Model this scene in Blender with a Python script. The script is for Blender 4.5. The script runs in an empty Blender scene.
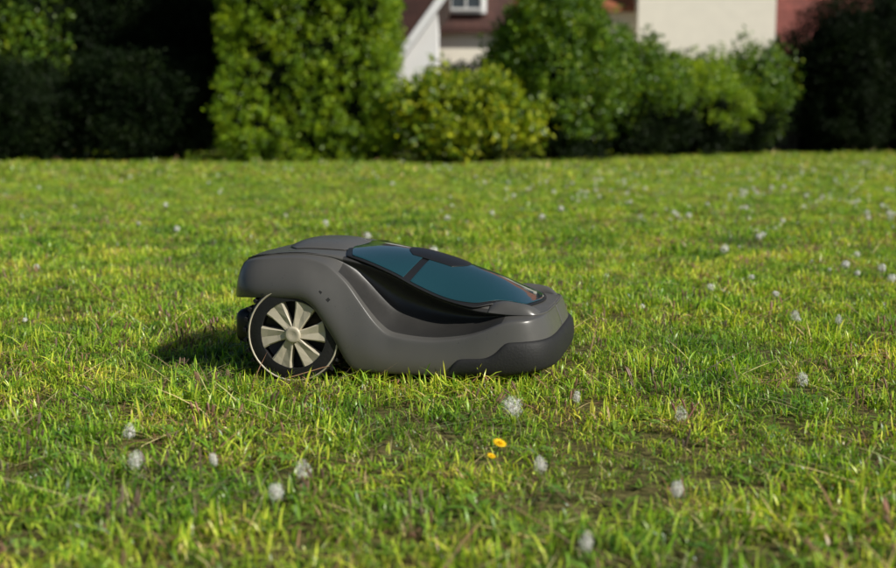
import bpy, math, random
import numpy as np
from mathutils import Vector, noise, Matrix
random.seed(7); rng=np.random.default_rng(7)
scene=bpy.context.scene
scene.view_settings.view_transform='Standard'; scene.view_settings.look='None'; scene.view_settings.exposure=0
COL=scene.collection
# ---------------------------------------------------------------- helpers
def link(o,parent=None):
    COL.objects.link(o)
    if parent: o.parent=parent
    return o
def empty(name,loc=(0,0,0),rz=0):
    e=bpy.data.objects.new(name,None); e.location=loc; e.rotation_euler=(0,0,rz); e.empty_display_size=.2
    COL.objects.link(e); return e
def mesh(name,v,f,mats=(),smooth=False,fm=None):
    m=bpy.data.meshes.new(name); m.from_pydata([tuple(map(float,p)) for p in v],[],[tuple(map(int,q)) for q in f])
    for a in mats: m.materials.append(a)
    if smooth: m.polygons.foreach_set('use_smooth',[True]*len(m.polygons))
    if fm is not None: m.polygons.foreach_set('material_index',fm)
    m.update(); return m
def obj(name,v,f,mats=(),parent=None,smooth=False,fm=None,subsurf=0,bevel=0):
    o=bpy.data.objects.new(name,mesh(name,v,f,mats,smooth,fm)); link(o,parent)
    if bevel:
        b=o.modifiers.new('b','BEVEL'); b.width=bevel; b.segments=3; b.limit_method='ANGLE'
    if subsurf:
        s=o.modifiers.new('s','SUBSURF'); s.levels=subsurf; s.render_levels=subsurf
    return o
def box(name,lo,hi,mat,parent=None,bevel=0):
    x0,y0,z0=lo;x1,y1,z1=hi
    v=[(x0,y0,z0),(x1,y0,z0),(x1,y1,z0),(x0,y1,z0),(x0,y0,z1),(x1,y0,z1),(x1,y1,z1),(x0,y1,z1)]
    f=[(0,3,2,1),(4,5,6,7),(0,1,5,4),(1,2,6,5),(2,3,7,6),(3,0,4,7)]
    return obj(name,v,f,(mat,),parent,bevel=bevel,smooth=bevel>0)
def grid_faces(n,m,close=False):
    f=[]
    for i in range(n-1):
        for j in range(m-1 if not close else m):
            j2=(j+1)%m
            f.append((i*m+j,i*m+j2,(i+1)*m+j2,(i+1)*m+j))
    return f
def lathe(name,prof,mat,parent,seg=48,axis='y',loc=(0,0,0)):
    v=[]
    for (r,h) in prof:
        for k in range(seg):
            a=2*math.pi*k/seg; v.append((r*math.cos(a),h,r*math.sin(a)))
    o=obj(name,v,grid_faces(len(prof),seg,True),(mat,),parent,smooth=True); o.location=loc
    return o
def pchip(xs,ys,x):
    xs=np.array(xs,float);ys=np.array(ys,float);h=np.diff(xs);d=np.diff(ys)/h
    m=np.zeros(len(xs)); m[0]=d[0];m[-1]=d[-1]
    for i in range(1,len(xs)-1):
        if d[i-1]*d[i]>0:
            w1=2*h[i]+h[i-1];w2=h[i]+2*h[i-1]; m[i]=(w1+w2)/(w1/d[i-1]+w2/d[i])
    x=min(max(x,xs[0]),xs[-1]); i=min(max(int(np.searchsorted(xs,x))-1,0),len(h)-1)
    t=(x-xs[i])/h[i]
    return (2*t**3-3*t*t+1)*ys[i]+(t**3-2*t*t+t)*h[i]*m[i]+(-2*t**3+3*t*t)*ys[i+1]+(t**3-t*t)*h[i]*m[i+1]
def C(*p):
    xs=[a for a,b in p];ys=[b for a,b in p]
    return lambda x:float(pchip(xs,ys,x))
# ---------------------------------------------------------------- materials
def newmat(name):
    m=bpy.data.materials.new(name); m.use_nodes=True; nt=m.node_tree
    return m,nt,nt.nodes['Principled BSDF'],nt.nodes['Material Output']
def plain(name,col,rough=.5,spec=.5,metal=0,noise_scale=0,var=.2,bump=0,bscale=200,coat=0):
    m,nt,b,o=newmat(name)
    b.inputs['Base Color'].default_value=(*col,1); b.inputs['Roughness'].default_value=rough
    b.inputs['Specular IOR Level'].default_value=spec; b.inputs['Metallic'].default_value=metal
    b.inputs['Coat Weight'].default_value=coat
    tc=nt.nodes.new('ShaderNodeTexCoord')
    if noise_scale:
        n=nt.nodes.new('ShaderNodeTexNoise'); n.inputs['Scale'].default_value=noise_scale; n.inputs['Detail'].default_value=6
        nt.links.new(tc.outputs['Object'],n.inputs['Vector'])
        r=nt.nodes.new('ShaderNodeMix'); r.data_type='RGBA'
        r.inputs[6].default_value=(*[c*(1-var) for c in col],1); r.inputs[7].default_value=(*[min(1,c*(1+var)) for c in col],1)
        nt.links.new(n.outputs['Fac'],r.inputs[0]); nt.links.new(r.outputs[2],b.inputs['Base Color'])
    if bump:
        n=nt.nodes.new('ShaderNodeTexNoise'); n.inputs['Scale'].default_value=bscale; n.inputs['Detail'].default_value=3
        nt.links.new(tc.outputs['Object'],n.inputs['Vector'])
        bm=nt.nodes.new('ShaderNodeBump'); bm.inputs['Strength'].default_value=bump; bm.inputs['Distance'].default_value=.002
        nt.links.new(n.outputs['Fac'],bm.inputs['Height']); nt.links.new(bm.outputs[0],b.inputs['Normal'])
    return m
def foliage_mat(name,transl=.4,gain=1.0,patch=None,pscale=.8,rough=.5,spec=.3,tcol=(1.15,1.1,.5)):
    """colour from per-leaf 'tint' attribute, modulated by world-position noise"""
    m,nt,b,o=newmat(name); L=nt.links
    at=nt.nodes.new('ShaderNodeAttribute'); at.attribute_name='tint'
    geo=nt.nodes.new('ShaderNodeNewGeometry')
    n=nt.nodes.new('ShaderNodeTexNoise'); n.inputs['Scale'].default_value=pscale; n.inputs['Detail'].default_value=5; n.inputs['Roughness'].default_value=.6
    L.new(geo.outputs['Position'],n.inputs['Vector'])
    rp=nt.nodes.new('ShaderNodeValToRGB'); e=rp.color_ramp.elements
    p=patch or [(.3,(.8,.9,.8)),(.7,(1.2,1.1,1.0))]
    e[0].position=p[0][0]; e[0].color=(*p[0][1],1); e[1].position=p[-1][0]; e[1].color=(*p[-1][1],1)
    for q in p[1:-1]:
        k=e.new(q[0]); k.color=(*q[1],1)
    L.new(n.outputs['Fac'],rp.inputs['Fac'])
    mu=nt.nodes.new('ShaderNodeMix'); mu.data_type='RGBA'; mu.blend_type='MULTIPLY'; mu.inputs[0].default_value=1
    L.new(at.outputs['Color'],mu.inputs[6]); L.new(rp.outputs['Color'],mu.inputs[7])
    g=nt.nodes.new('ShaderNodeMix'); g.data_type='RGBA'; g.blend_type='MULTIPLY'; g.inputs[0].default_value=1
    g.inputs[7].default_value=(gain,gain,gain,1); L.new(mu.outputs[2],g.inputs[6])
    L.new(g.outputs[2],b.inputs['Base Color']); b.inputs['Roughness'].default_value=rough; b.inputs['Specular IOR Level'].default_value=spec
    t=nt.nodes.new('ShaderNodeBsdfTranslucent')
    tm=nt.nodes.new('ShaderNodeMix'); tm.data_type='RGBA'; tm.blend_type='MULTIPLY'; tm.inputs[0].default_value=1
    tm.inputs[7].default_value=(*tcol,1); L.new(g.outputs[2],tm.inputs[6]); L.new(tm.outputs[2],t.inputs['Color'])
    mx=nt.nodes.new('ShaderNodeMixShader'); mx.inputs[0].default_value=transl
    L.new(b.outputs[0],mx.inputs[1]); L.new(t.outputs[0],mx.inputs[2]); L.new(mx.outputs[0],o.inputs['Surface'])
    return m
# ---------------------------------------------------------------- instancer
def set_tint(m,cols):
    a=m.attributes.new('tint','FLOAT_COLOR','POINT'); c=np.ones((len(cols),4),np.float32); c[:,:3]=cols
    a.data.foreach_set('color',c.ravel())
def scatter(name,pts,rots,scl,coll,parent=None):
    n=len(pts); k=len(coll.objects)
    m=bpy.data.meshes.new(name); m.vertices.add(n); m.vertices.foreach_set('co',np.asarray(pts,np.float32).ravel())
    a=m.attributes.new('rot','FLOAT_VECTOR','POINT'); a.data.foreach_set('vector',np.asarray(rots,np.float32).ravel())
    a=m.attributes.new('scl','FLOAT','POINT'); a.data.foreach_set('value',np.asarray(scl,np.float32))
    a=m.attributes.new('idx','INT','POINT'); a.data.foreach_set('value',rng.integers(0,k,n).astype(np.int32))
    m.update()
    o=bpy.data.objects.new(name,m); link(o,parent)
    ng=bpy.data.node_groups.new(name+'_gn','GeometryNodeTree')
    ng.interface.new_socket('Geometry',in_out='INPUT',socket_type='NodeSocketGeometry')
    ng.interface.new_socket('Geometry',in_out='OUTPUT',socket_type='NodeSocketGeometry')
    N=ng.nodes; L=ng.links
    gi=N.new('NodeGroupInput'); go=N.new('NodeGroupOutput')
    ci=N.new('GeometryNodeCollectionInfo'); ci.inputs['Collection'].default_value=coll
    ci.inputs['Separate Children'].default_value=True; ci.inputs['Reset Children'].default_value=True
    ip=N.new('GeometryNodeInstanceOnPoints'); ip.inputs['Pick Instance'].default_value=True
    def na(nm,t):
        x=N.new('GeometryNodeInputNamedAttribute'); x.data_type=t; x.inputs['Name'].default_value=nm
        return [s for s in x.outputs if s.enabled and s.name=='Attribute'][0]
    L.new(gi.outputs[0],ip.inputs['Points']); L.new(ci.outputs[0],ip.inputs['Instance'])
    L.new(na('idx','INT'),ip.inputs['Instance Index'])
    L.new(na('rot','FLOAT_VECTOR'),ip.inputs['Rotation']); L.new(na('scl','FLOAT'),ip.inputs['Scale'])
    L.new(ip.outputs[0],go.inputs[0])
    md=o.modifiers.new('scatter','NODES'); md.node_group=ng
    return o
def src_coll(name,meshes):
    c=bpy.data.collections.new(name)
    for i,m in enumerate(meshes): c.objects.link(bpy.data.objects.new(f'{name}_{i}',m))
    return c
# ---------------------------------------------------------------- sky / sun / camera
AZ=math.radians(-31); EL=math.radians(38)     # azimuth measured from +X
sd=Vector((math.cos(AZ)*math.cos(EL),math.sin(AZ)*math.cos(EL),math.sin(EL)))
w=bpy.data.worlds.new('World'); scene.world=w; w.use_nodes=True
bg=w.node_tree.nodes['Background']; sk=w.node_tree.nodes.new('ShaderNodeTexSky'); sk.sky_type='NISHITA'; sk.sun_disc=False
sk.sun_elevation=EL; sk.sun_rotation=math.atan2(sd.x,sd.y)
w.node_tree.links.new(sk.outputs[0],bg.inputs[0]); bg.inputs[1].default_value=.055
sl=bpy.data.lights.new('sun','SUN'); sl.energy=5.0; sl.angle=math.radians(.5); sl.color=(1,.955,.87)
so=bpy.data.objects.new('sun',sl); COL.objects.link(so); so.rotation_euler=sd.to_track_quat('Z','Y').to_euler(); so.location=(5,-5,8)
cd=bpy.data.cameras.new('camera'); cam=bpy.data.objects.new('camera',cd); COL.objects.link(cam); scene.camera=cam
cd.lens=50; cd.sensor_width=36; cd.clip_end=1000; cam.location=(0,0,.543)
cam.rotation_euler=(math.radians(90-7.06),0,0)
cd.dof.use_dof=True; cd.dof.focus_distance=2.68; cd.dof.aperture_fstop=3.3
# ---------------------------------------------------------------- ground
def ground_mat():
    m,nt,b,o=newmat('lawn_soil'); L=nt.links
    geo=nt.nodes.new('ShaderNodeNewGeometry')
    n=nt.nodes.new('ShaderNodeTexNoise'); n.inputs['Scale'].default_value=60; n.inputs['Detail'].default_value=8
    L.new(geo.outputs['Position'],n.inputs['Vector'])
    r=nt.nodes.new('ShaderNodeValToRGB'); e=r.color_ramp.elements
    e[0].position=.35; e[0].color=(.04,.036,.013,1); e[1].position=.7; e[1].color=(.16,.145,.05,1)
    L.new(n.outputs['Fac'],r.inputs[0]); L.new(r.outputs[0],b.inputs['Base Color']); b.inputs['Roughness'].default_value=.95
    b.inputs['Specular IOR Level'].default_value=.1
    return m
GM=ground_mat()
S=300
obj('ground',[(-S,-60,0),(S,-60,0),(S,S*2,0),(-S,S*2,0)],[(0,1,2,3)],(GM,))
# ---------------------------------------------------------------- grass
GREEN=[(.083,.143,.010),(.108,.172,.012),(.045,.093,.008),(.145,.192,.018),(.21,.235,.028),(.024,.055,.006),(.12,.175,.014)]
STRAW=[(.34,.29,.14),(.26,.21,.10),(.13,.075,.045),(.17,.11,.06)]
def tuft(name,nb,R,h0,h1,w0,w1,mat,straw=.12,seed=0,lean=1.15):
    r=np.random.default_rng(seed); V=[];F=[];T=[]
    for i in range(nb):
        rr=R*math.sqrt(r.random()); a=r.random()*6.283; bx,by=rr*math.cos(a),rr*math.sin(a)
        h=h0+(h1-h0)*r.random()**1.8; wd=r.uniform(w0,w1); d=r.random()*6.283; ln=h*lean*abs(r.normal(0,.9))
        dx,dy=math.cos(d),math.sin(d); fa=d+1.57+r.normal(0,.5); px,py=math.cos(fa)*wd/2,math.sin(fa)*wd/2
        col=np.array(GREEN[r.integers(len(GREEN))])*r.uniform(.65,1.35)
        if r.random()<straw:
            col=np.array(STRAW[r.integers(len(STRAW))])*r.uniform(.5,1.0); ln*=1.8; h*=.65
        k=len(V)
        for t,ws in ((0,.8),(.4,1),(.75,.7)):
            cx=bx+dx*ln*t*t;cy=by+dy*ln*t*t;cz=h*t*(1-.25*t*min(1,ln/h))
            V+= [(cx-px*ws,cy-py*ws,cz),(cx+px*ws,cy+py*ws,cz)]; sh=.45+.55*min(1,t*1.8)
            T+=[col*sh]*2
        V.append((bx+dx*ln,by+dy*ln,h*(1-.35*min(1,ln/h)))); T.append(col*1.05)
        F+=[(k,k+1,k+3,k+2),(k+2,k+3,k+5,k+4),(k+4,k+5,k+6)]
    m=mesh(name,V,F,(mat,),smooth=True); set_tint(m,np.array(T)); return m
def rosette(name,mat,seed):
    r=np.random.default_rng(seed);V=[];F=[];T=[]
    for i in range(r.integers(5,9)):
        a=r.random()*6.283;l=r.uniform(.025,.05);wd=r.uniform(.006,.012);el=r.uniform(.3,.9)
        dx,dy=math.cos(a),math.sin(a);col=np.array((.07,.12,.014))*r.uniform(.7,1.5);k=len(V)
        for t,ws in ((0,.2),(.3,.7),(.6,1),(.85,.7)):
            cz=.006+l*el*t*(1-.45*t)
            for s in (-1,1):
                V.append((dx*l*t-dy*s*wd*ws/2,dy*l*t+dx*s*wd*ws/2,cz+.002)); T.append(col)
        V.append((dx*l,dy*l,.006+l*el*.52)); T.append(col)
        F+=[(k,k+1,k+3,k+2),(k+2,k+3,k+5,k+4),(k+4,k+5,k+7,k+6),(k+6,k+7,k+8)]
    m=mesh(name,V,F,(mat,),smooth=True); set_tint(m,np.array(T)); return m
def clover(name,mat,seed):
    r=np.random.default_rng(seed);V=[];F=[];T=[]
    for i in range(9):
        cx,cy=r.normal(0,.022,2);h=r.uniform(.012,.034);col=np.array((.075,.14,.02))*r.uniform(.8,1.4);a0=r.random()*6.28;tl=r.uniform(-.5,.5)
        for q in range(3):
            a=a0+q*2.094;k=len(V);dx,dy=math.cos(a),math.sin(a);R=r.uniform(.006,.009)
            for (t,s) in ((0,0),(.55,.45),(1,.35),(.92,0),(1,-.35),(.55,-.45)):
                x=dx*R*t-dy*R*s;y=dy*R*t+dx*R*s
                V.append((cx+x,cy+y,h+x*tl+.15*R*t)); T.append(col)
            F.append(tuple(range(k,k+6)))
        k=len(V);V+=[(cx*.6,cy*.6,0),(cx*.6+.001,cy*.6,0),(cx,cy,h)];T+=[col*.7]*3;F.append((k,k+1,k+2))
    m=mesh(name,V,F,(mat,)); set_tint(m,np.array(T)); return m
def stalk(name,mat,seed):
    r=np.random.default_rng(seed);V=[];F=[];T=[]
    for i in range(r.integers(1,5)):
        bx,by=r.normal(0,.015,2);h=r.uniform(.03,.065);lx,ly=r.normal(0,.015,2);c1=np.array((.17,.12,.05));c2=np.array((.13,.08,.055))*r.uniform(.4,1.5)
        pr=[(0,.0007),(.62,.0007),(.70,.0024),(.9,.0026),(1,.0008)]
        k=len(V)
        for (t,rad) in pr:
            for q in range(5):
                a=q*1.2566;V.append((bx+lx*t+rad*math.cos(a),by+ly*t+rad*math.sin(a),h*t));T.append(c1 if t<.65 else c2)
        F+=[tuple(k+x for x in f) for f in grid_faces(5,5,True)]
    m=mesh(name,V,F,(mat,)); set_tint(m,np.array(T)); return m
GPATCH=[(.30,(.30,.48,.5)),(.41,(.74,.90,1.0)),(.52,(1.1,1.10,1.0)),(.61,(1.55,1.32,1.5)),(.70,(1.5,1.02,2.2))]
gm=foliage_mat('grass_blade',.42,3.3,GPATCH,2.5,rough=.36,spec=.5,tcol=(1.17,1.18,.35))
wm=foliage_mat('weed_leaf',.3,2.1,GPATCH,2.5)
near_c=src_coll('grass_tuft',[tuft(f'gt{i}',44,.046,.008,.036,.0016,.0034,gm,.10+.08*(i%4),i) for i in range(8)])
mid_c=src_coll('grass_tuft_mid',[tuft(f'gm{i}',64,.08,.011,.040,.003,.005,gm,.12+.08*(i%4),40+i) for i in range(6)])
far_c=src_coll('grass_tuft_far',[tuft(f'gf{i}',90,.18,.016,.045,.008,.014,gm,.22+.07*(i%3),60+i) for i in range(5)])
weed_c=src_coll('weed',[rosette(f'ro{i}',wm,i) for i in range(4)]+[clover(f'cl{i}',wm,i) for i in range(4)])
stalk_c=src_coll('seed_stalk',[stalk(f'st{i}',wm,i) for i in range(5)])
MOW=(-.086,2.88); YAW=math.radians(-12); MS=1.005
def field(y0,y1,dens,wf,w0):
    A=[];ny=60; ys=np.linspace(y0,y1,ny+1)
    for a,b in zip(ys[:-1],ys[1:]):
        hw=w0+wf*b; n=int(dens*(b-a)*2*hw+rng.random())
        A.append(np.c_[rng.uniform(-hw,hw,n),rng.uniform(a,b,n),np.zeros(n)])
    return np.vstack(A)
def hs(p,s=1.7):
    return np.array([noise.noise(Vector((a*s,b*s,3.1)))*.5+noise.noise(Vector((a*s*4,b*s*4,7.7)))*.5 for a,b,_ in p])
def local(p):
    return (p[:,0]-MOW[0])*math.cos(-YAW)-(p[:,1]-MOW[1])*math.sin(-YAW),(p[:,0]-MOW[0])*math.sin(-YAW)+(p[:,1]-MOW[1])*math.cos(-YAW)
def grass(name,p,coll,base):
    n=len(p); s=base*np.clip(1+.85*hs(p),.6,2)*rng.uniform(.7,1.35,n)
    lx,ly=local(p)
    s[(abs(lx)<.34)&(abs(ly)<.23)]*=.5
    s[(abs(lx+.2)<.12)&(abs(abs(ly)-.25)<.06)]*=.6     # flattened by the wheels
    rot=np.c_[rng.normal(0,.15,n),rng.normal(0,.15,n),rng.uniform(0,6.283,n)]
    return scatter(name,p,rot,s,coll,LAWN)
LAWN=empty('lawn_grass')
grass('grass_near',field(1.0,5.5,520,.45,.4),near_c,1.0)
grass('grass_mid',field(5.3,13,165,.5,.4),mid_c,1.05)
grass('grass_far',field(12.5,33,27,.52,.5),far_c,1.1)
p=field(1.0,9,95,.45,.4); h=hs(p,1.2); p=p[h>-.08]
scatter('weed_leaves',p,np.c_[np.zeros((len(p),2)),rng.uniform(0,6.28,len(p))],rng.uniform(.45,1.05,len(p)),weed_c,LAWN)
p=field(1.1,12,85,.45,.4); h=hs(p,1.9); p=p[h>.04]
scatter('seed_stalks',p,np.c_[rng.normal(0,.2,(len(p),2)),rng.uniform(0,6.28,len(p))],rng.uniform(.5,1.05,len(p)),stalk_c,LAWN)
# ---------------------------------------------------------------- dandelions
fluff=plain('dandelion_fluff',(.82,.81,.77),.8,.2); stem_m=plain('dandelion_stem',(.15,.17,.06),.5); core_m=plain('dandelion_core',(.3,.26,.18),.8)
yel=plain('dandelion_petal',(.88,.58,.01),.6,.2,noise_scale=300,var=.15)
def clock_mesh(name,seed,R=.021,H=.055,nf=130,tw=.00024):
    r=np.random.default_rng(seed);V=[];F=[];M=[];lx,ly=r.normal(0,.008,2)
    pr=[(0,.0016),(.5,.0014),(1,.0012)]
    for t,rad in pr:
        for q in range(6): V.append((lx*t*t+rad*math.cos(q*1.047),ly*t*t+rad*math.sin(q*1.047),H*t))
    F+=grid_faces(3,6,True);M+=[1]*12
    c=np.array((lx,ly,H))
    k=len(V)
    for i in range(5):
        th=math.pi*i/4
        for q in range(8): V.append(tuple(c+.0035*np.array((math.sin(th)*math.cos(q*.785),math.sin(th)*math.sin(q*.785),math.cos(th)))))
    ff=grid_faces(5,8,True);F+=[tuple(k+x for x in f) for f in ff];M+=[2]*len(ff)
    gap=r.normal(0,1,3);gap/=np.linalg.norm(gap)
    for i in range(nf):
        z=1-2*(i+.5)/nf; a=i*2.39996; s=math.sqrt(1-z*z); d=np.array((s*math.cos(a),s*math.sin(a),z))+r.normal(0,.13,3); d/=np.linalg.norm(d)
        if z<-.8 or (d@gap>.7 and seed%2): continue
        u=np.cross(d,(0,.3,1.)); u/=np.linalg.norm(u); v=np.cross(d,u); L=R*r.uniform(.6,1.0)
        k=len(V); V+=[tuple(c+d*.003-u*.0002),tuple(c+d*.003+u*.0002),tuple(c+d*L)];F.append((k,k+1,k+2));M.append(0)
        tip=c+d*L
        for q in range(8):
            b=q*.785+r.random(); e=u*math.cos(b)+v*math.sin(b); g=u*math.cos(b+1.57)+v*math.sin(b+1.57); k=len(V)
            V+=[tuple(tip-g*tw),tuple(tip+g*tw),tuple(tip+e*.0055+d*.0032)];F.append((k,k+1,k+2));M.append(0)
    return mesh(name,V,F,(fluff,stem_m,core_m),fm=M)
cms=[clock_mesh(f'dandelion_clock_mesh{i}',i,R=.016+.0015*i,H=.042+.005*i) for i in range(4)]
cmf=[clock_mesh(f'seed_head_mesh{i}',10+i,R=.016+.0015*i,H=.044+.005*i,nf=90,tw=.0009) for i in range(3)]
for i,(x,y,k,s) in enumerate([(.128,2.14,3,.95),(.150,1.85,1,.56),(-.215,1.80,1,.66),(-.238,1.71,0,.64),(-.483,1.85,2,.55),(-.545,2.05,1,.55),(.415,2.17,1,.6),(.725,2.47,2,.56),(.945,3.35,2,.58),
      (.325,1.72,0,.56),(.17,1.49,1,.48),(-.36,1.9,0,.4),(.245,2.35,0,.45),(1.05,3.3,1,.52)]):
    o=bpy.data.objects.new('dandelion_clock',cms[k]); COL.objects.link(o); o.location=(x,y,0); o.scale=(s,s,.6+.4*s); o.rotation_euler=(random.uniform(-.2,.2),random.uniform(-.2,.2),random.random()*6)
p=field(3.3,20,40,.45,.3); keep=rng.random(len(p))<np.clip(.25+.8*p[:,0]/(p[:,1]*.4),.08,1)*np.clip(.5+1.6*hs(p,.6),.15,1.2)*np.clip(p[:,1]/9,.3,1); p=p[keep]
scatter('dandelion_seed_heads',p,np.c_[rng.normal(0,.3,(len(p),2)),rng.uniform(0,6.28,len(p))],.38+.62*rng.random(len(p))**1.6,src_coll('seed_head',cmf),LAWN)
def yellow(x,y,s=1):
    e=empty('dandelion_flower',(x,y,0)); V=[];F=[];H=.045
    for ring,(nn,rad,el) in enumerate(((26,.016,.15),(22,.012,.5),(16,.008,.9),(8,.004,1.3))):
        for i in range(nn):
            a=i*6.283/nn+ring*.3+random.random()*.1; dx,dy=math.cos(a),math.sin(a);k=len(V)
            V+=[(0,0,H),(dx*rad*.6-dy*.0016,dy*rad*.6+dx*.0016,H+rad*.5*math.tan(el)*.6),(dx*rad,dy*rad,H+rad*.7*math.tan(el)*.5),(dx*rad*.6+dy*.0016,dy*rad*.6-dx*.0016,H+rad*.5*math.tan(el)*.6)]
            F.append((k,k+1,k+2,k+3))
    o=obj('petals',V,F,(yel,),e)
    v=[];
    for t,r in ((0,.0018),(1,.0016)):
        for q in range(6): v.append((r*math.cos(q*1.047),r*math.sin(q*1.047),H*t))
    obj('stem',v,grid_faces(2,6,True),(stem_m,),e); e.scale=(s,s,s); e.rotation_euler=(.35,.3,0)
yellow(.075,2.01,.8); yellow(.064,1.97,.5)
# ---------------------------------------------------------------- robotic mower
def body_mat(name,col,rough):
    m,nt,b,o=newmat(name);L=nt.links; tc=nt.nodes.new('ShaderNodeTexCoord')
    n=nt.nodes.new('ShaderNodeTexNoise');n.inputs['Scale'].default_value=14;n.inputs['Detail'].default_value=8;n.inputs['Roughness'].default_value=.7
    L.new(tc.outputs['Object'],n.inputs['Vector'])
    r=nt.nodes.new('ShaderNodeMapRange');r.inputs[1].default_value=.3;r.inputs[2].default_value=.75;r.inputs[3].default_value=rough-.06;r.inputs[4].default_value=rough+.14
    L.new(n.outputs['Fac'],r.inputs[0]);L.new(r.outputs[0],b.inputs['Roughness'])
    sx=nt.nodes.new('ShaderNodeSeparateXYZ');L.new(tc.outputs['Object'],sx.inputs[0])
    z=nt.nodes.new('ShaderNodeMapRange');z.inputs[1].default_value=.02;z.inputs[2].default_value=.10;z.inputs[3].default_value=.6;z.inputs[4].default_value=.08
    L.new(sx.outputs['Z'],z.inputs[0]); mm=nt.nodes.new('ShaderNodeMath');mm.operation='MULTIPLY';L.new(z.outputs[0],mm.inputs[0]);L.new(n.outputs['Fac'],mm.inputs[1])
    mx=nt.nodes.new('ShaderNodeMix');mx.data_type='RGBA';mx.inputs[6].default_value=(*col,1);mx.inputs[7].default_value=(.16,.14,.10,1)
    L.new(mm.outputs[0],mx.inputs[0]);L.new(mx.outputs[2],b.inputs['Base Color'])
    n2=nt.nodes.new('ShaderNodeTexNoise');n2.inputs['Scale'].default_value=900;L.new(tc.outputs['Object'],n2.inputs['Vector'])
    bm=nt.nodes.new('ShaderNodeBump');bm.inputs['Strength'].default_value=.15;bm.inputs['Distance'].default_value=.0006
    L.new(n2.outputs['Fac'],bm.inputs['Height']);L.new(bm.outputs[0],b.inputs['Normal'])
    return m
grey=body_mat('grey_plastic',(.084,.082,.077),.30); dark=body_mat('charcoal_plastic',(.024,.024,.024),.36)
rub=plain('rubber',(.016,.016,.016),.65,.35,noise_scale=40,bump=.3); blk=plain('black_plastic',(.010,.010,.010),.4)
gloss=plain('gloss_black_sky_tint',(.010,.045,.057),.07,.6,coat=.6); beige=plain('wheel_hub_plastic',(.50,.45,.34),.4,noise_scale=30,var=.25)  # gloss: black cover with the teal sky reflection put into its base colour
M=empty('robotic_lawn_mower',(MOW[0],MOW[1],-.002),YAW); M.scale=(MS,MS,MS)
zb=C((-.38,.168),(-.30,.178),(-.19,.180),(-.165,.171),(-.13,.128),(-.10,.080),(-.075,.038),(-.060,.028),(.1,.024),(.25,.029),(.37,.045))
zr=C((-.38,.240),(-.30,.262),(-.2,.268),(-.14,.258),(-.09,.222),(-.05,.172),(-.015,.130),(.015,.108),(.1,.100),(.17,.108),(.22,.124),(.27,.144),(.37,.148))
yr=C((-.38,.222),(-.2,.224),(-.1,.233),(-.03,.245),(.05,.252),(.2,.25),(.30,.236),(.37,.222))
Wd=C((-.38,.255),(-.2,.262),(0,.265),(.2,.262),(.30,.248),(.37,.232))
zh=C((-.38,.250),(-.3,.269),(-.2,.277),(-.14,.273),(-.08,.260),(0,.230),(.06,.200),(.12,.176),(.2,.158),(.27,.153),(.37,.152))
yh=C((-.38,.20),(-.2,.20),(-.1,.19),(0,.18),(.1,.18),(.2,.185),(.37,.185))
zt=C((-.38,.257),(-.3,.272),(-.2,.277),(-.1,.275),(0,.265),(.08,.247),(.15,.226),(.2,.208),(.25,.184),(.30,.162),(.37,.154))
dent=C((-.12,0),(-.05,.022),(.03,.044),(.12,.048),(.2,.030),(.26,.0),(.37,0))
X0F,LF,X0R,LR=.22,.140,-.22,.15
NF=5.0
def ends(x):
    if x>X0F: t=min(1,(x-X0F)/LF); return (max(0,1-t**NF))**(1/NF),t*t,1
    if x<X0R: t=min(1,(X0R-x)/LR); return (max(0,1-t**4))**.25,t*t,-1
    return 1,0,0
def shift(x,z):
    e,s,d=ends(x)
    if d>0: return -max(0,z-.09)*.40*s
    if d<0: return (max(0,z-.16)*.08+max(0,z-.22)**2*8.0)*s
    return 0
def section(x):
    b,r_,h,t=zb(x),zr(x),zh(x),zt(x);Y,W,H,D=yr(x),Wd(x),yh(x),dent(x)
    h=max(h,r_+.005)
    P=[(W-.035,b+.016),(W-.006,b),(W-.001,b+.003),(W+.002,b+(r_-b)*.32),(W*.60+Y*.40,b+(r_-b)*.70),(Y+.0035,r_-.006),(Y+.001,r_-.0012),(Y-.005,r_+.0008),
       (Y*.45+H*.55-D,r_+(h-r_)*.25),(H-D*.9-.002,r_+(h-r_)*.6),(H-D*.25,h-.010*min(1,(h-r_)/.03)),(H+.001,h-.003),(H-.008,h+.001)]
    for q in (.8,.55,.28,0): P.append((H*q,t-(t-h)*q*q))
    return P
ts=[.25,.45,.6,.73,.83,.9,.95,.98,.995,1.0]
st=[X0R-LR*t for t in reversed(ts)]+list(np.linspace(X0R,X0F,36))+[X0F+LF*t for t in ts[:-1]+[.9993,1.0]]
V=[];FM=[]
for x in st:
    P=section(x);e=ends(x)[0]
    row=[(y*e,z) for y,z in P]; full=[(-y,z) for y,z in row]+[(y,z) for y,z in reversed(row[:-1])]
    for y,z in full: V.append((x+shift(x,z),y,z))
mrow=len(full); F=grid_faces(len(st),mrow)
def msel(i,j):
    x=(st[i]+st[i+1])/2; jj=min(j,mrow-2-j)
    return 1 if (jj in (7,8,9,10,11) and dent(x)>.006) else 0
FM=[msel(i,j) for i in range(len(st)-1) for j in range(mrow-1)]
ob=obj('body_shell',V,[tuple(reversed(f)) for f in F],(grey,dark),M,smooth=True,fm=FM,subsurf=2)
sm=ob.modifiers.new('w','WELD'); sm.merge_threshold=.0003
ob.modifiers.move(1,0)
sol=ob.modifiers.new('sol','SOLIDIFY'); sol.thickness=.003; sol.offset=-1
def top(x,y):
    e=ends(x)[0];H=yh(x)*e;h=max(zh(x),zr(x)+.005);t=zt(x);q=min(1,abs(y)/max(H,1e-4))
    return t-(t-h)*q*q
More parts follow.
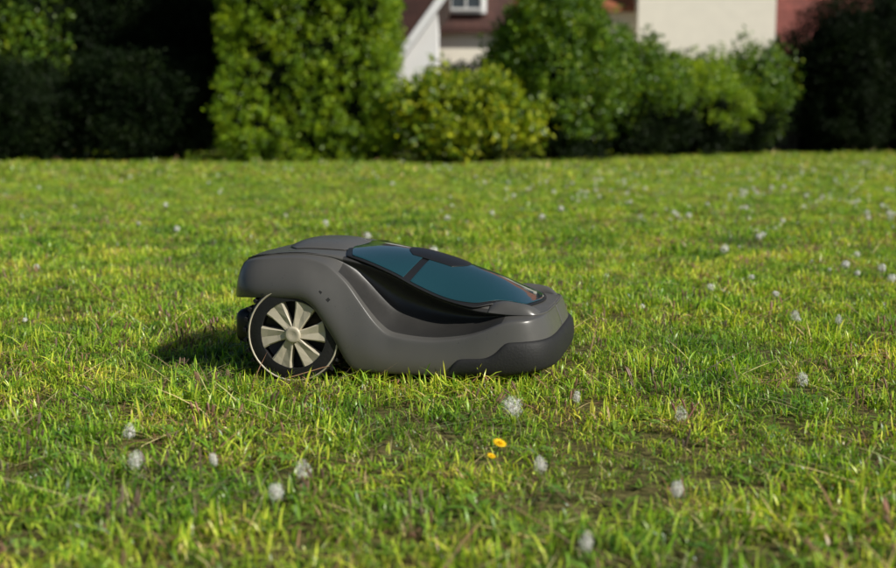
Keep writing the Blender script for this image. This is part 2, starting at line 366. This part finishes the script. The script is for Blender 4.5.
def patch(name,xa,xb,fw,off,mat,nx=40,ny=32,thick=.003,vr=(-1,1),bw=.001,arch=0,ext=None):
    V=[]
    for i in range(nx+1):
        for j in range(ny+1):
            v=vr[0]+(vr[1]-vr[0])*j/ny; x=xa(v)+(xb(v)-xa(v))*i/nx
            y=v*fw(x)*yh(x)*ends(x)[0]; z=top(x,y)+off
            if arch:
                u=2*i/nx-1; vv=2*j/ny-1; z+=arch*((1-abs(u)**3)*(1-abs(vv)**3))
            V.append((x+shift(x,z),y,z))
    o=obj(name,V,[tuple(reversed(f)) for f in grid_faces(nx+1,ny+1)],(mat,),M,smooth=True)
    s=o.modifiers.new('s','SOLIDIFY');s.thickness=thick;s.offset=1
    b=o.modifiers.new('b','BEVEL');b.width=bw;b.segments=2;b.limit_method='ANGLE'
    return o
fr=C((-.15,.78),(-.1,.96),(0,1.04),(.12,1.05),(.18,1.0),(.24,.80),(.30,.64),(.33,.55))
patch('hood',lambda v:-.130+.03*v*v,lambda v:.332-.03*v*v,fr,.001,blk,thick=.003)
fg=lambda x:fr(x)*.94
patch('display_cover',lambda v:-.120+.03*v*v,lambda v:.045-.02*v*v,fg,.0041,gloss,thick=.002)
patch('front_cover',lambda v:.060-.02*v*v,lambda v:.324-.03*v*v,fg,.0041,gloss,thick=.002)
patch('hood_trim',lambda v:.0+.02*v*v,lambda v:.14-.03*v*v,lambda x:.36,.0045,blk,thick=.003,arch=.003)
patch('rear_cap',lambda v:-.285+.05*v*v,lambda v:-.095-.03*v*v,lambda x:.62,.0005,grey,thick=.002,arch=.015)
for s in (-1,1):
    vr=(.80,1.02) if s>0 else (-1.02,-.80)
    patch('headlight_cheek',lambda v:.215,lambda v:.340,lambda x:1.0,-.0035,grey,thick=.002,vr=vr,ny=14,arch=.019)
    patch('headlight_slot',lambda v:.250,lambda v:.300,lambda x:1.0,.0148,blk,thick=.001,vr=(.88,.94) if s>0 else (-.94,-.88),ny=4,bw=.0004)
# bumper
bt=C((.14,.032),(.165,.064),(.22,.068),(.245,.080),(.262,.101),(.38,.104))
bs=list(np.linspace(.145,.215,9))+[X0F+LF*t for t in [.02,.1,.2,.3,.4,.5,.6,.68,.75,.8,.85,.89,.92,.95,.97,.985,.995,.9993,1]]
def side_y(x,z):
    P=section(x)[1:7]; return float(np.interp(z,[p[1] for p in P],[p[0] for p in P]))
def bcol(x,sgn):
    e,s,d=ends(x);z0=zb(x)-.002;z1=max(bt(x),z0+.003);out=[]
    for k,(q,of) in enumerate(((0,-.03),(0,.0),(.06,.005),(.3,.007),(.6,.007),(.92,.006),(1,.002),(1,-.006))):
        z=z0+(z1-z0)*q; y=(side_y(x,z)+of)*e; out.append((x+shift(x,z)+of*s,sgn*y,z))
    return out
V=[]
for x in bs: V+=bcol(x,-1)
for x in reversed(bs[:-1]): V+=bcol(x,1)
obj('front_bumper',V,grid_faces(2*len(bs)-1,8),(rub,),M,smooth=True,subsurf=1)
# chassis (hidden under the shell)
box('chassis',(-.28,-.165,.045),(-.10,.165,.19),blk,M,.02)
box('chassis_mid',(-.12,-.12,.045),(.10,.12,.14),blk,M,.02)
box('chassis_front',(-.06,-.215,.04),(.27,.205,.080),blk,M,.015)
box('rear_bumper',(-.358,-.20,.070),(-.29,.20,.145),blk,M,.018)
# wheels
def wheel(name,sy):
    wx,wz,R=-.200,.103,.105
    e=bpy.data.objects.new(name,None);link(e,M);e.location=(wx,sy*.230,wz);e.rotation_euler=(0,.3,0);e.scale=(1.05,1,1.05)
    prof=[(.070,-.028),(.098,-.028),(.103,-.024),(.105,-.012),(.105,.012),(.103,.024),(.098,.028),(.070,.028),(.070,-.028)]
    lathe('tyre',prof,rub,e)
    V=[];F=[]
    for i in range(30):
        for s in (-1,1):
            a=2*math.pi*(i+(.5 if s>0 else 0))/30; k=len(V)
            for (rr,yy,da) in ((.103,s*.001,-.035),(.103,s*.001,.035),(.103,s*.029,.065),(.103,s*.029,-.005),(.111,s*.003,-.028),(.111,s*.003,.028),(.110,s*.027,.058),(.110,s*.027,.002)):
                V.append((rr*math.cos(a+da),yy,rr*math.sin(a+da)))
            F+=[tuple(k+q for q in f) for f in ((0,3,2,1),(4,5,6,7),(0,1,5,4),(1,2,6,5),(2,3,7,6),(3,0,4,7))]
    obj('tread',V,F,(rub,),e)
    o=sy
    lathe('hub_back',[(0.001,o*.004),(.088,o*.004),(.088,o*.01),(.09,o*.0)],blk,e)
    lathe('rim',[(.094,o*.012),(.094,o*.0285),(.0955,o*.030),(.0965,o*.030),(.098,o*.0285),(.098,o*.012)],beige,e)
    lathe('hub_cap',[(.0005,o*.032),(.008,o*.0325),(.013,o*.034),(.017,o*.032),(.018,o*.01)],beige,e)
    V=[];F=[];n=6
    for i in range(n):
        a=2*math.pi*i/n+.35;k=len(V);ca,sa=math.cos(a),math.sin(a)
        pts=[(.012,.008,.030,0),(.035,.0125,.029,.001),(.058,.018,.028,.003),(.078,.025,.0275,.006),(.097,.031,.0278,.008)]
        for (r,wd,yy,sw) in pts:
            for (q,yo) in ((-1,-.018),(-1,-.002),(-.85,0),(.0,-.003 if r>.03 else 0),(.85,0),(1,-.002),(1,-.018)):
                lx,lz=r-.008*abs(q)*(r/.09),q*wd+sw; V.append((lx*ca-lz*sa,o*(yy+yo),lx*sa+lz*ca))
        F+=[tuple(k+x for x in f) for f in grid_faces(5,7)]
    obj('spokes',V,F,(beige,),e,smooth=False)
wheel('rear_wheel_r',-1); wheel('rear_wheel_l',1)
for s in (-1,1):
    lathe('caster_wheel',[(.001,-.018),(.035,-.018),(.042,-.012),(.044,0),(.042,.012),(.035,.018),(.001,.018)],rub,M,loc=(.21,s*.13,.044))
# ---------------------------------------------------------------- foliage
def leaf_cluster(name,mat,cols,n,R,l0,l1,seed,wr=.55):
    r=np.random.default_rng(seed);V=[];F=[];T=[]
    for i in range(n):
        c=r.normal(0,1,3);c/=np.linalg.norm(c);c*=R*r.random()**.5
        d=r.normal(0,1,3)+c/R*.8+np.array((0,0,.2));d/=np.linalg.norm(d)
        u=np.cross(d,r.normal(0,1,3));u/=np.linalg.norm(u);nn=np.cross(d,u);l=r.uniform(l0,l1);wd=l*wr/2;k=len(V)
        V+=[tuple(c),tuple(c+d*l*.4+u*wd+nn*l*.06),tuple(c+d*l*.5-nn*l*.04),tuple(c+d*l*.4-u*wd+nn*l*.06),tuple(c+d*l)]
        F+=[(k,k+1,k+2),(k,k+2,k+3),(k+1,k+4,k+2),(k+2,k+4,k+3)]
        col=np.array(cols[r.integers(len(cols))])*r.uniform(.7,1.3);T+=[col]*5
    m=mesh(name,V,F,(mat,));set_tint(m,np.array(T));return m
FOLP=[(.3,(.4,.5,.5)),(.5,(1,1,1)),(.68,(1.6,1.35,1.0))]
fmat=foliage_mat('leaf',.35,2.15,FOLP,2.4,rough=.38,spec=.45,tcol=(1.3,1.2,.4))
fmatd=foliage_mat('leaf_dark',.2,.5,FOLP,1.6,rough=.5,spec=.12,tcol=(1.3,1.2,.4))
def lcoll(nm,cols,n=26,R=.13,l0=.045,l1=.08,wr=.55,mat=None):
    return src_coll(nm,[leaf_cluster(f'{nm}_m{i}',mat or fmat,cols,n,R,l0,l1,len(nm)*10+i,wr) for i in range(4)])
LC_BRIGHT=lcoll('leaves_bright',[(.085,.15,.006),(.12,.19,.008),(.05,.10,.006),(.15,.21,.010)],26,.10,.045,.075)
LC_YEL=lcoll('leaves_yellow',[(.15,.19,.008),(.08,.13,.008),(.2,.23,.012),(.04,.08,.006)],18,.15,.08,.13)
LC_MID=lcoll('leaves_mid',[(.05,.10,.008),(.07,.13,.010),(.03,.065,.006),(.12,.17,.012)],18,.14,.07,.11)
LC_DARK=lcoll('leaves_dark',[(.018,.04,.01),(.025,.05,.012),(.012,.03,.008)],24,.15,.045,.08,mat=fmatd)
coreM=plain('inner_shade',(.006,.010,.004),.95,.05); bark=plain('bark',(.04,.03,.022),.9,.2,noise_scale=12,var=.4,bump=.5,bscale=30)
def tube(name,pts,rads,parent,mat=bark,seg=8):
    V=[]
    for i,(p,r) in enumerate(zip(pts,rads)):
        for k in range(seg):
            a=2*math.pi*k/seg;V.append((p[0]+r*math.cos(a),p[1]+r*math.sin(a),p[2]))
    return obj(name,V,grid_faces(len(pts),seg,True),(mat,),parent,smooth=True)
def bump_r(d,seed,amp):
    q=Vector(d)
    return 1+amp*(noise.noise(q*1.7+Vector((seed,0,0)))+.6*noise.noise(q*4+Vector((0,seed,0)))+.45*noise.noise(q*9+Vector((0,0,seed))))
def stems(e,h,R,seed,n=5,r0=.05):
    r=random.Random(seed)
    for i in range(n):
        a=r.random()*6.28;dx,dy=math.cos(a)*R*.5*r.random(),math.sin(a)*R*.5*r.random();ox,oy=r.uniform(-.12,.12)*R,r.uniform(-.12,.12)*R
        tube(f'stem_{i}',[(ox,oy,-.05),(ox+dx*.3,oy+dy*.3,h*.3),(ox+dx,oy+dy,h*.75)],[r0,r0*.7,r0*.25],e)
def bush(name,x,y,rx,ry,h,coll,dens=75,seed=0,amp=.35,zc=.48,scl=1.0,lift=0,trunk=False,lobes=6,darkbase=0):
    e=empty(name,(x,y,0)); r=np.random.default_rng(seed+11)
    blobs=[(0,0,h*zc+lift*.5,rx,ry,h*(1-zc))]
    for i in range(lobes):
        a=r.random()*6.283;q=r.uniform(.4,.75);zz=r.uniform(.3,.8)*h;s=r.uniform(.3,.5)
        blobs.append((math.cos(a)*rx*q,math.sin(a)*ry*q,max(zz,lift+.2),rx*s,ry*s,h*s*.5))
    P=[]
    for bi,(cx,cy,cz,ax,ay,az) in enumerate(blobs):
        area=4*math.pi*((ax*ay)**1.6/3+(ax*az)**1.6/3+(ay*az)**1.6/3)**(1/1.6); n=int(area*dens)
        d=r.normal(0,1,(n,3));d/=np.linalg.norm(d,axis=1)[:,None]
        for v in d:
            f=bump_r(v,seed*3.7+bi*5,amp)*(1-.3*r.random()**1.5)+ (0.18*r.random() if r.random()<.15 else 0)
            q=(cx+v[0]*ax*f,cy+v[1]*ay*f,cz+v[2]*az*f)
            if q[2]>lift+.02: P.append(q)
    P=np.array(P)
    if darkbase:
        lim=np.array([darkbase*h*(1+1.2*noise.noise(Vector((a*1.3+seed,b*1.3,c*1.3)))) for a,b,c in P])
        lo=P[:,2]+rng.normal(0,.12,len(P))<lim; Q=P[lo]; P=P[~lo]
        scatter('foliage_shade',Q,r.uniform(0,6.283,(len(Q),3)),r.uniform(.6,1.25,len(Q)),LC_DARK,e)  # low clusters swapped for dark leaves, painting understory shade into their colour
    n=len(P)
    scatter('foliage',P,r.uniform(0,6.283,(n,3)),scl*r.uniform(.6,1.25,n),coll,e)
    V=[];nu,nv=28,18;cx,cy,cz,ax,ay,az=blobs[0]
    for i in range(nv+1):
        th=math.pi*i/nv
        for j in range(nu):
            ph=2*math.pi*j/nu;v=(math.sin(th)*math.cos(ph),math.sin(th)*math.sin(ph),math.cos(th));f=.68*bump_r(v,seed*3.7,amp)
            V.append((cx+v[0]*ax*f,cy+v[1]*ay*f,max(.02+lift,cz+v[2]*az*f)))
    obj('shade_core',V,grid_faces(nv+1,nu,True),(coreM,),e,smooth=True)  # solid core blocks see-through; its near-black colour paints the inner shade
    if trunk:
        tube('trunk',[(0,0,-.1),(.03,0,h*.3),(0,.05,h*.7)],[.16,.12,.05],e); stems(e,h*.8,rx*1.4,seed,6,.05)
    else: stems(e,h,rx,seed)
    return e
def hedge(name,x0,x1,y0,y1,h,coll,dens=80,seed=0,amp=.09,scl=1.0,rz=0,batter=0):
    e=empty(name,((x0+x1)/2,(y0+y1)/2,0),rz);a,b=(x1-x0)/2,(y1-y0)/2;r=np.random.default_rng(seed+5);P=[]
    faces=[('x',1,2*b*h),('x',-1,2*b*h),('y',-1,2*a*h),('y',1,2*a*h),('z',1,4*a*b)]
    def disp(q):
        v=Vector(q)+Vector((seed*7.3,0,0));return amp*(noise.noise(v*.8)*1.4+noise.noise(v*2.2)*.9+1.0*noise.noise(v*5.5))
    for ax,s,ar in faces:
        for i in range(int(ar*dens)):
            u,v=r.uniform(-1,1),r.random();dp=.28*r.random()**1.6
            if ax=='x':q=[s*a,u*b,v*h];nn=(s,0,0)
            elif ax=='y':q=[u*a,s*b,v*h];nn=(0,s,0)
            else:q=[u*a,(2*v-1)*b,h];nn=(0,0,1)
            k=disp(q)-dp
            q=[q[j]+nn[j]*k for j in range(3)]
            t=max(0,q[2]-(h-.35))/.35;q[0]*=1-.10*t*t*(.4/ a if a>1 else .4);q[1]*=1-.15*t*t
            P.append(q)
    P=np.array(P);n=len(P)
    scatter('foliage',P,r.uniform(0,6.283,(n,3)),scl*r.uniform(.6,1.2,n),coll,e)
    box('shade_core',(-a+.25,-b+.25,.03),(a-.25,b-.25,h-.25),coreM,e)  # solid dark box, its colour standing in for shade between the leaves
    return e
hedge('clipped_hedge',-3.62,-.90,19.6,21.8,4.3,LC_BRIGHT,92,1,.17)
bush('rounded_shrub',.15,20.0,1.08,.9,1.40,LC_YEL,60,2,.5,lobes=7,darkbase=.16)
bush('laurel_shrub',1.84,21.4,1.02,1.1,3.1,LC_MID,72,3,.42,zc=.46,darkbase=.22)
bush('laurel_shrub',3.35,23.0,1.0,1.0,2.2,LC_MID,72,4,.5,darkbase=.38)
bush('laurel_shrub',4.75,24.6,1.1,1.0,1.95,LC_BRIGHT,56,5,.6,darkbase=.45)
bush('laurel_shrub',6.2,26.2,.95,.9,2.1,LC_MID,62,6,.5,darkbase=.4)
bush('conifer_tree',8.6,27.2,1.25,1.1,3.6,LC_DARK,75,7,.35,trunk=True)
bush('conifer_tree',10.9,28.0,1.5,1.3,4.6,LC_DARK,75,8,.35,trunk=True)
bush('laurel_shrub',13.6,28.5,1.8,1.2,3.0,LC_MID,40,9,.4)
bush('broadleaf_tree',-5.2,23.2,1.8,1.5,5.4,LC_DARK,55,10,.4,trunk=True)
bush('broadleaf_tree',-7.8,22.6,1.9,1.5,5.6,LC_DARK,55,11,.4,trunk=True)
bush('broadleaf_tree',-10.6,22.2,1.9,1.6,5.4,LC_DARK,50,12,.4,trunk=True)
bush('broadleaf_tree',-7.25,21.5,.75,.5,3.1,LC_MID,26,13,.7,lift=1.5,trunk=True)
for i in range(4): bush('yew_shrub',-9.9+i*1.6,20.2+.1*i,1.15,.8,1.6+.25*(i%2),LC_DARK,60,30+i,.4)  # added shrub row; its near-black leaf colour stands in for deep shade
hedge('background_hedge',-18,16,29.5,30.6,2.0,LC_DARK,25,3,.2,scl=1.6)
soilM=plain('bark_mulch',(.03,.022,.015),.95,.1,noise_scale=20,var=.5,bump=.6,bscale=60)
obj('planting_bed',[(-18,19.3,.004),(-4.5,19.4,.004),(-.2,19.3,.004),(2.6,20.6,.004),(6,25.2,.004),(10,26.8,.004),(18,27.6,.004),(18,31,.004),(-18,31,.004)],[tuple(range(9))],(soilM,))
# ---------------------------------------------------------------- buildings
def tile_mat(name,c):
    m,nt,b,o=newmat(name);L=nt.links;tc=nt.nodes.new('ShaderNodeTexCoord')
    br=nt.nodes.new('ShaderNodeTexBrick');br.inputs['Scale'].default_value=3.2;br.inputs['Color1'].default_value=(*c,1);br.inputs['Color2'].default_value=(*[k*.65 for k in c],1)
    br.inputs['Mortar'].default_value=(*[k*.25 for k in c],1);br.inputs['Mortar Size'].default_value=.02;br.inputs['Brick Width'].default_value=.8;br.inputs['Row Height'].default_value=.9
    mp=nt.nodes.new('ShaderNodeMapping');mp.inputs['Rotation'].default_value=(math.radians(90),0,0)
    L.new(tc.outputs['Object'],mp.inputs[0]);L.new(mp.outputs[0],br.inputs['Vector']);L.new(br.outputs['Color'],b.inputs['Base Color']);b.inputs['Roughness'].default_value=.8
    return m
cream=plain('cream_render',(.88,.83,.70),.9,.2,noise_scale=3,var=.08,bump=.4,bscale=80); white=plain('white_render',(.88,.88,.87),.85,.2,noise_scale=3,var=.06)
orange=tile_mat('orange_roof_tile',(.36,.12,.05));brown=tile_mat('brown_roof_tile',(.085,.034,.025));redt=tile_mat('red_roof_tile',(.19,.05,.038))
pink=plain('red_brick_wall',(.15,.05,.04),.9,.2,noise_scale=8,var=.25);glass=plain('window_glass',(.05,.06,.07),.08,.6);frame=plain('window_frame',(.7,.7,.68),.5);wood=plain('weathered_wood',(.13,.115,.10),.85,.2,noise_scale=12,var=.3)
def gable(name,parent,x0,x1,y0,y1,ez,rz_,mat,over=.35,th=.14):
    ym=(y0+y1)/2
    for k,(ya,yb) in enumerate(((y0-over,ym),(y1+over,ym))):
        za=ez-over*(rz_-ez)/(ym-y0)
        v=[(x0-over,ya,za),(x1+over,ya,za),(x1+over,yb,rz_),(x0-over,yb,rz_)];v+=[(a,b,c+th) for a,b,c in v]
        obj(f'{name}_{k}',v,[(0,3,2,1),(4,5,6,7),(0,1,5,4),(1,2,6,5),(2,3,7,6),(3,0,4,7)],(mat,),parent)
def gable_ends(parent,x0,x1,y0,y1,ez,rz_,mat):
    ym=(y0+y1)/2
    for x in (x0,x1): obj('gable',[(x,y0,ez),(x,y1,ez),(x,ym,rz_-.02)],[(0,1,2)],(mat,),parent)
def window(parent,x,y,z,w,h):
    box('window_glass',(x-w/2,y-.02,z),(x+w/2,y-.005,z+h),glass,parent)
    for a in ((x-w/2-.06,y-.06,z-.06,x-w/2,y,z+h+.06),(x+w/2,y-.06,z-.06,x+w/2+.06,y,z+h+.06),(x-w/2,y-.06,z+h,x+w/2,y,z+h+.06),(x-w/2,y-.06,z-.06,x+w/2,y,z),(x-.025,y-.05,z,x+.025,y-.022,z+h)):
        box('window_frame',a[:3],a[3:],frame,parent)
H=empty('cream_house')
box('main_walls',(5.25,35,0),(9.05,42,6.2),cream,H)
gable('main_roof',H,5.25,9.05,35,42,6.2,9.0,orange);gable_ends(H,5.26,9.04,35,42,6.2,9.0,cream)
window(H,7.1,35,4.6,1.1,1.2); window(H,7.1,35,1.0,1.1,1.3)
box('wing_walls',(-.4,35.6,0),(5.24,41,4.0),cream,H)
gable('wing_roof',H,.1,4.85,35.6,41,4.15,6.9,orange,.35);gable_ends(H,-.39,5.23,35.6,41,4.0,6.8,cream)
B=empty('brown_roof_house')
box('walls',(-.6,33.2,0),(1.7,35.4,3.45),cream,B)
gable('roof',B,-.35,1.5,33.2,35.4,3.52,5.6,brown,.25)
box('dormer_walls',(-.05,32.96,3.55),(1.0,34.2,4.7),white,B);box('dormer_roof',(-.15,32.86,4.71),(1.1,34.3,4.8),brown,B);window(B,.47,32.96,3.68,.75,.85)
G=empty('white_gable_house');y0,y1=26,31
v=[(-3.4,y0,0),(-.22,y0,0),(-.22,y0,2.92),(-.24,y0,2.90),(-2.2,y0,.24),(-3.4,y0,.2)];v+=[(a,y1,c) for a,b,c in v]
obj('walls',v,[(0,1,2,3,4,5),(11,10,9,8,7,6)]+[(i,i+6,(i+1)%6+6,(i+1)%6) for i in range(6)],(white,),G)
def slab(nm,a,b,th,mat,ya,yb):
    dx,dz=b[0]-a[0],b[1]-a[1];l=math.hypot(dx,dz);nx,nz=-dz/l*th,dx/l*th
    v=[(a[0],ya,a[1]),(b[0],ya,b[1]),(b[0]+nx,ya,b[1]+nz),(a[0]+nx,ya,a[1]+nz)];v+=[(p,yb,q) for p,_,q in v]
    obj(nm,v,[(0,1,2,3),(7,6,5,4),(0,4,5,1),(1,5,6,2),(2,6,7,3),(3,7,4,0)],(mat,),G)
slab('roof',(-2.3,.14),(.06,3.353),.24,brown,y0-.35,y1+.3)
slab('barge_board',(-2.3,.09),(.06,3.303),.16,white,y0-.40,y0-.352)
box('rear_wing',(-2.2,31.4,0),(-.45,34,6),brown,G)
R_=empty('red_brick_house')
box('walls',(9.3,37,0),(13.5,43,4.1),pink,R_);gable('roof',R_,9.5,13.2,37,43,4.15,7.2,redt)
box('lean_to_walls',(9.3,34.5,0),(13.0,36.98,2.7),pink,R_)
v=[(9.15,34.2,2.65),(13.15,34.2,2.65),(13.15,36.97,4.0),(9.15,36.97,4.0)];v+=[(a,b,c+.12) for a,b,c in v]
obj('lean_to_roof',v,[(0,3,2,1),(4,5,6,7),(0,1,5,4),(1,2,6,5),(2,3,7,6),(3,0,4,7)],(redt,),R_)
window(R_,11,34.5,1.2,1,1.1)
FN=empty('wooden_fence')
for i in range(7):
    x=6.9+i*.16;box(f'board_{i}',(x,28.6,.05),(x+.13,28.63,1.75+random.uniform(-.02,.02)),wood,FN)
box('rail',(6.85,28.635,.4),(8.1,28.68,.5),wood,FN);box('rail_top',(6.85,28.635,1.3),(8.1,28.68,1.4),wood,FN)
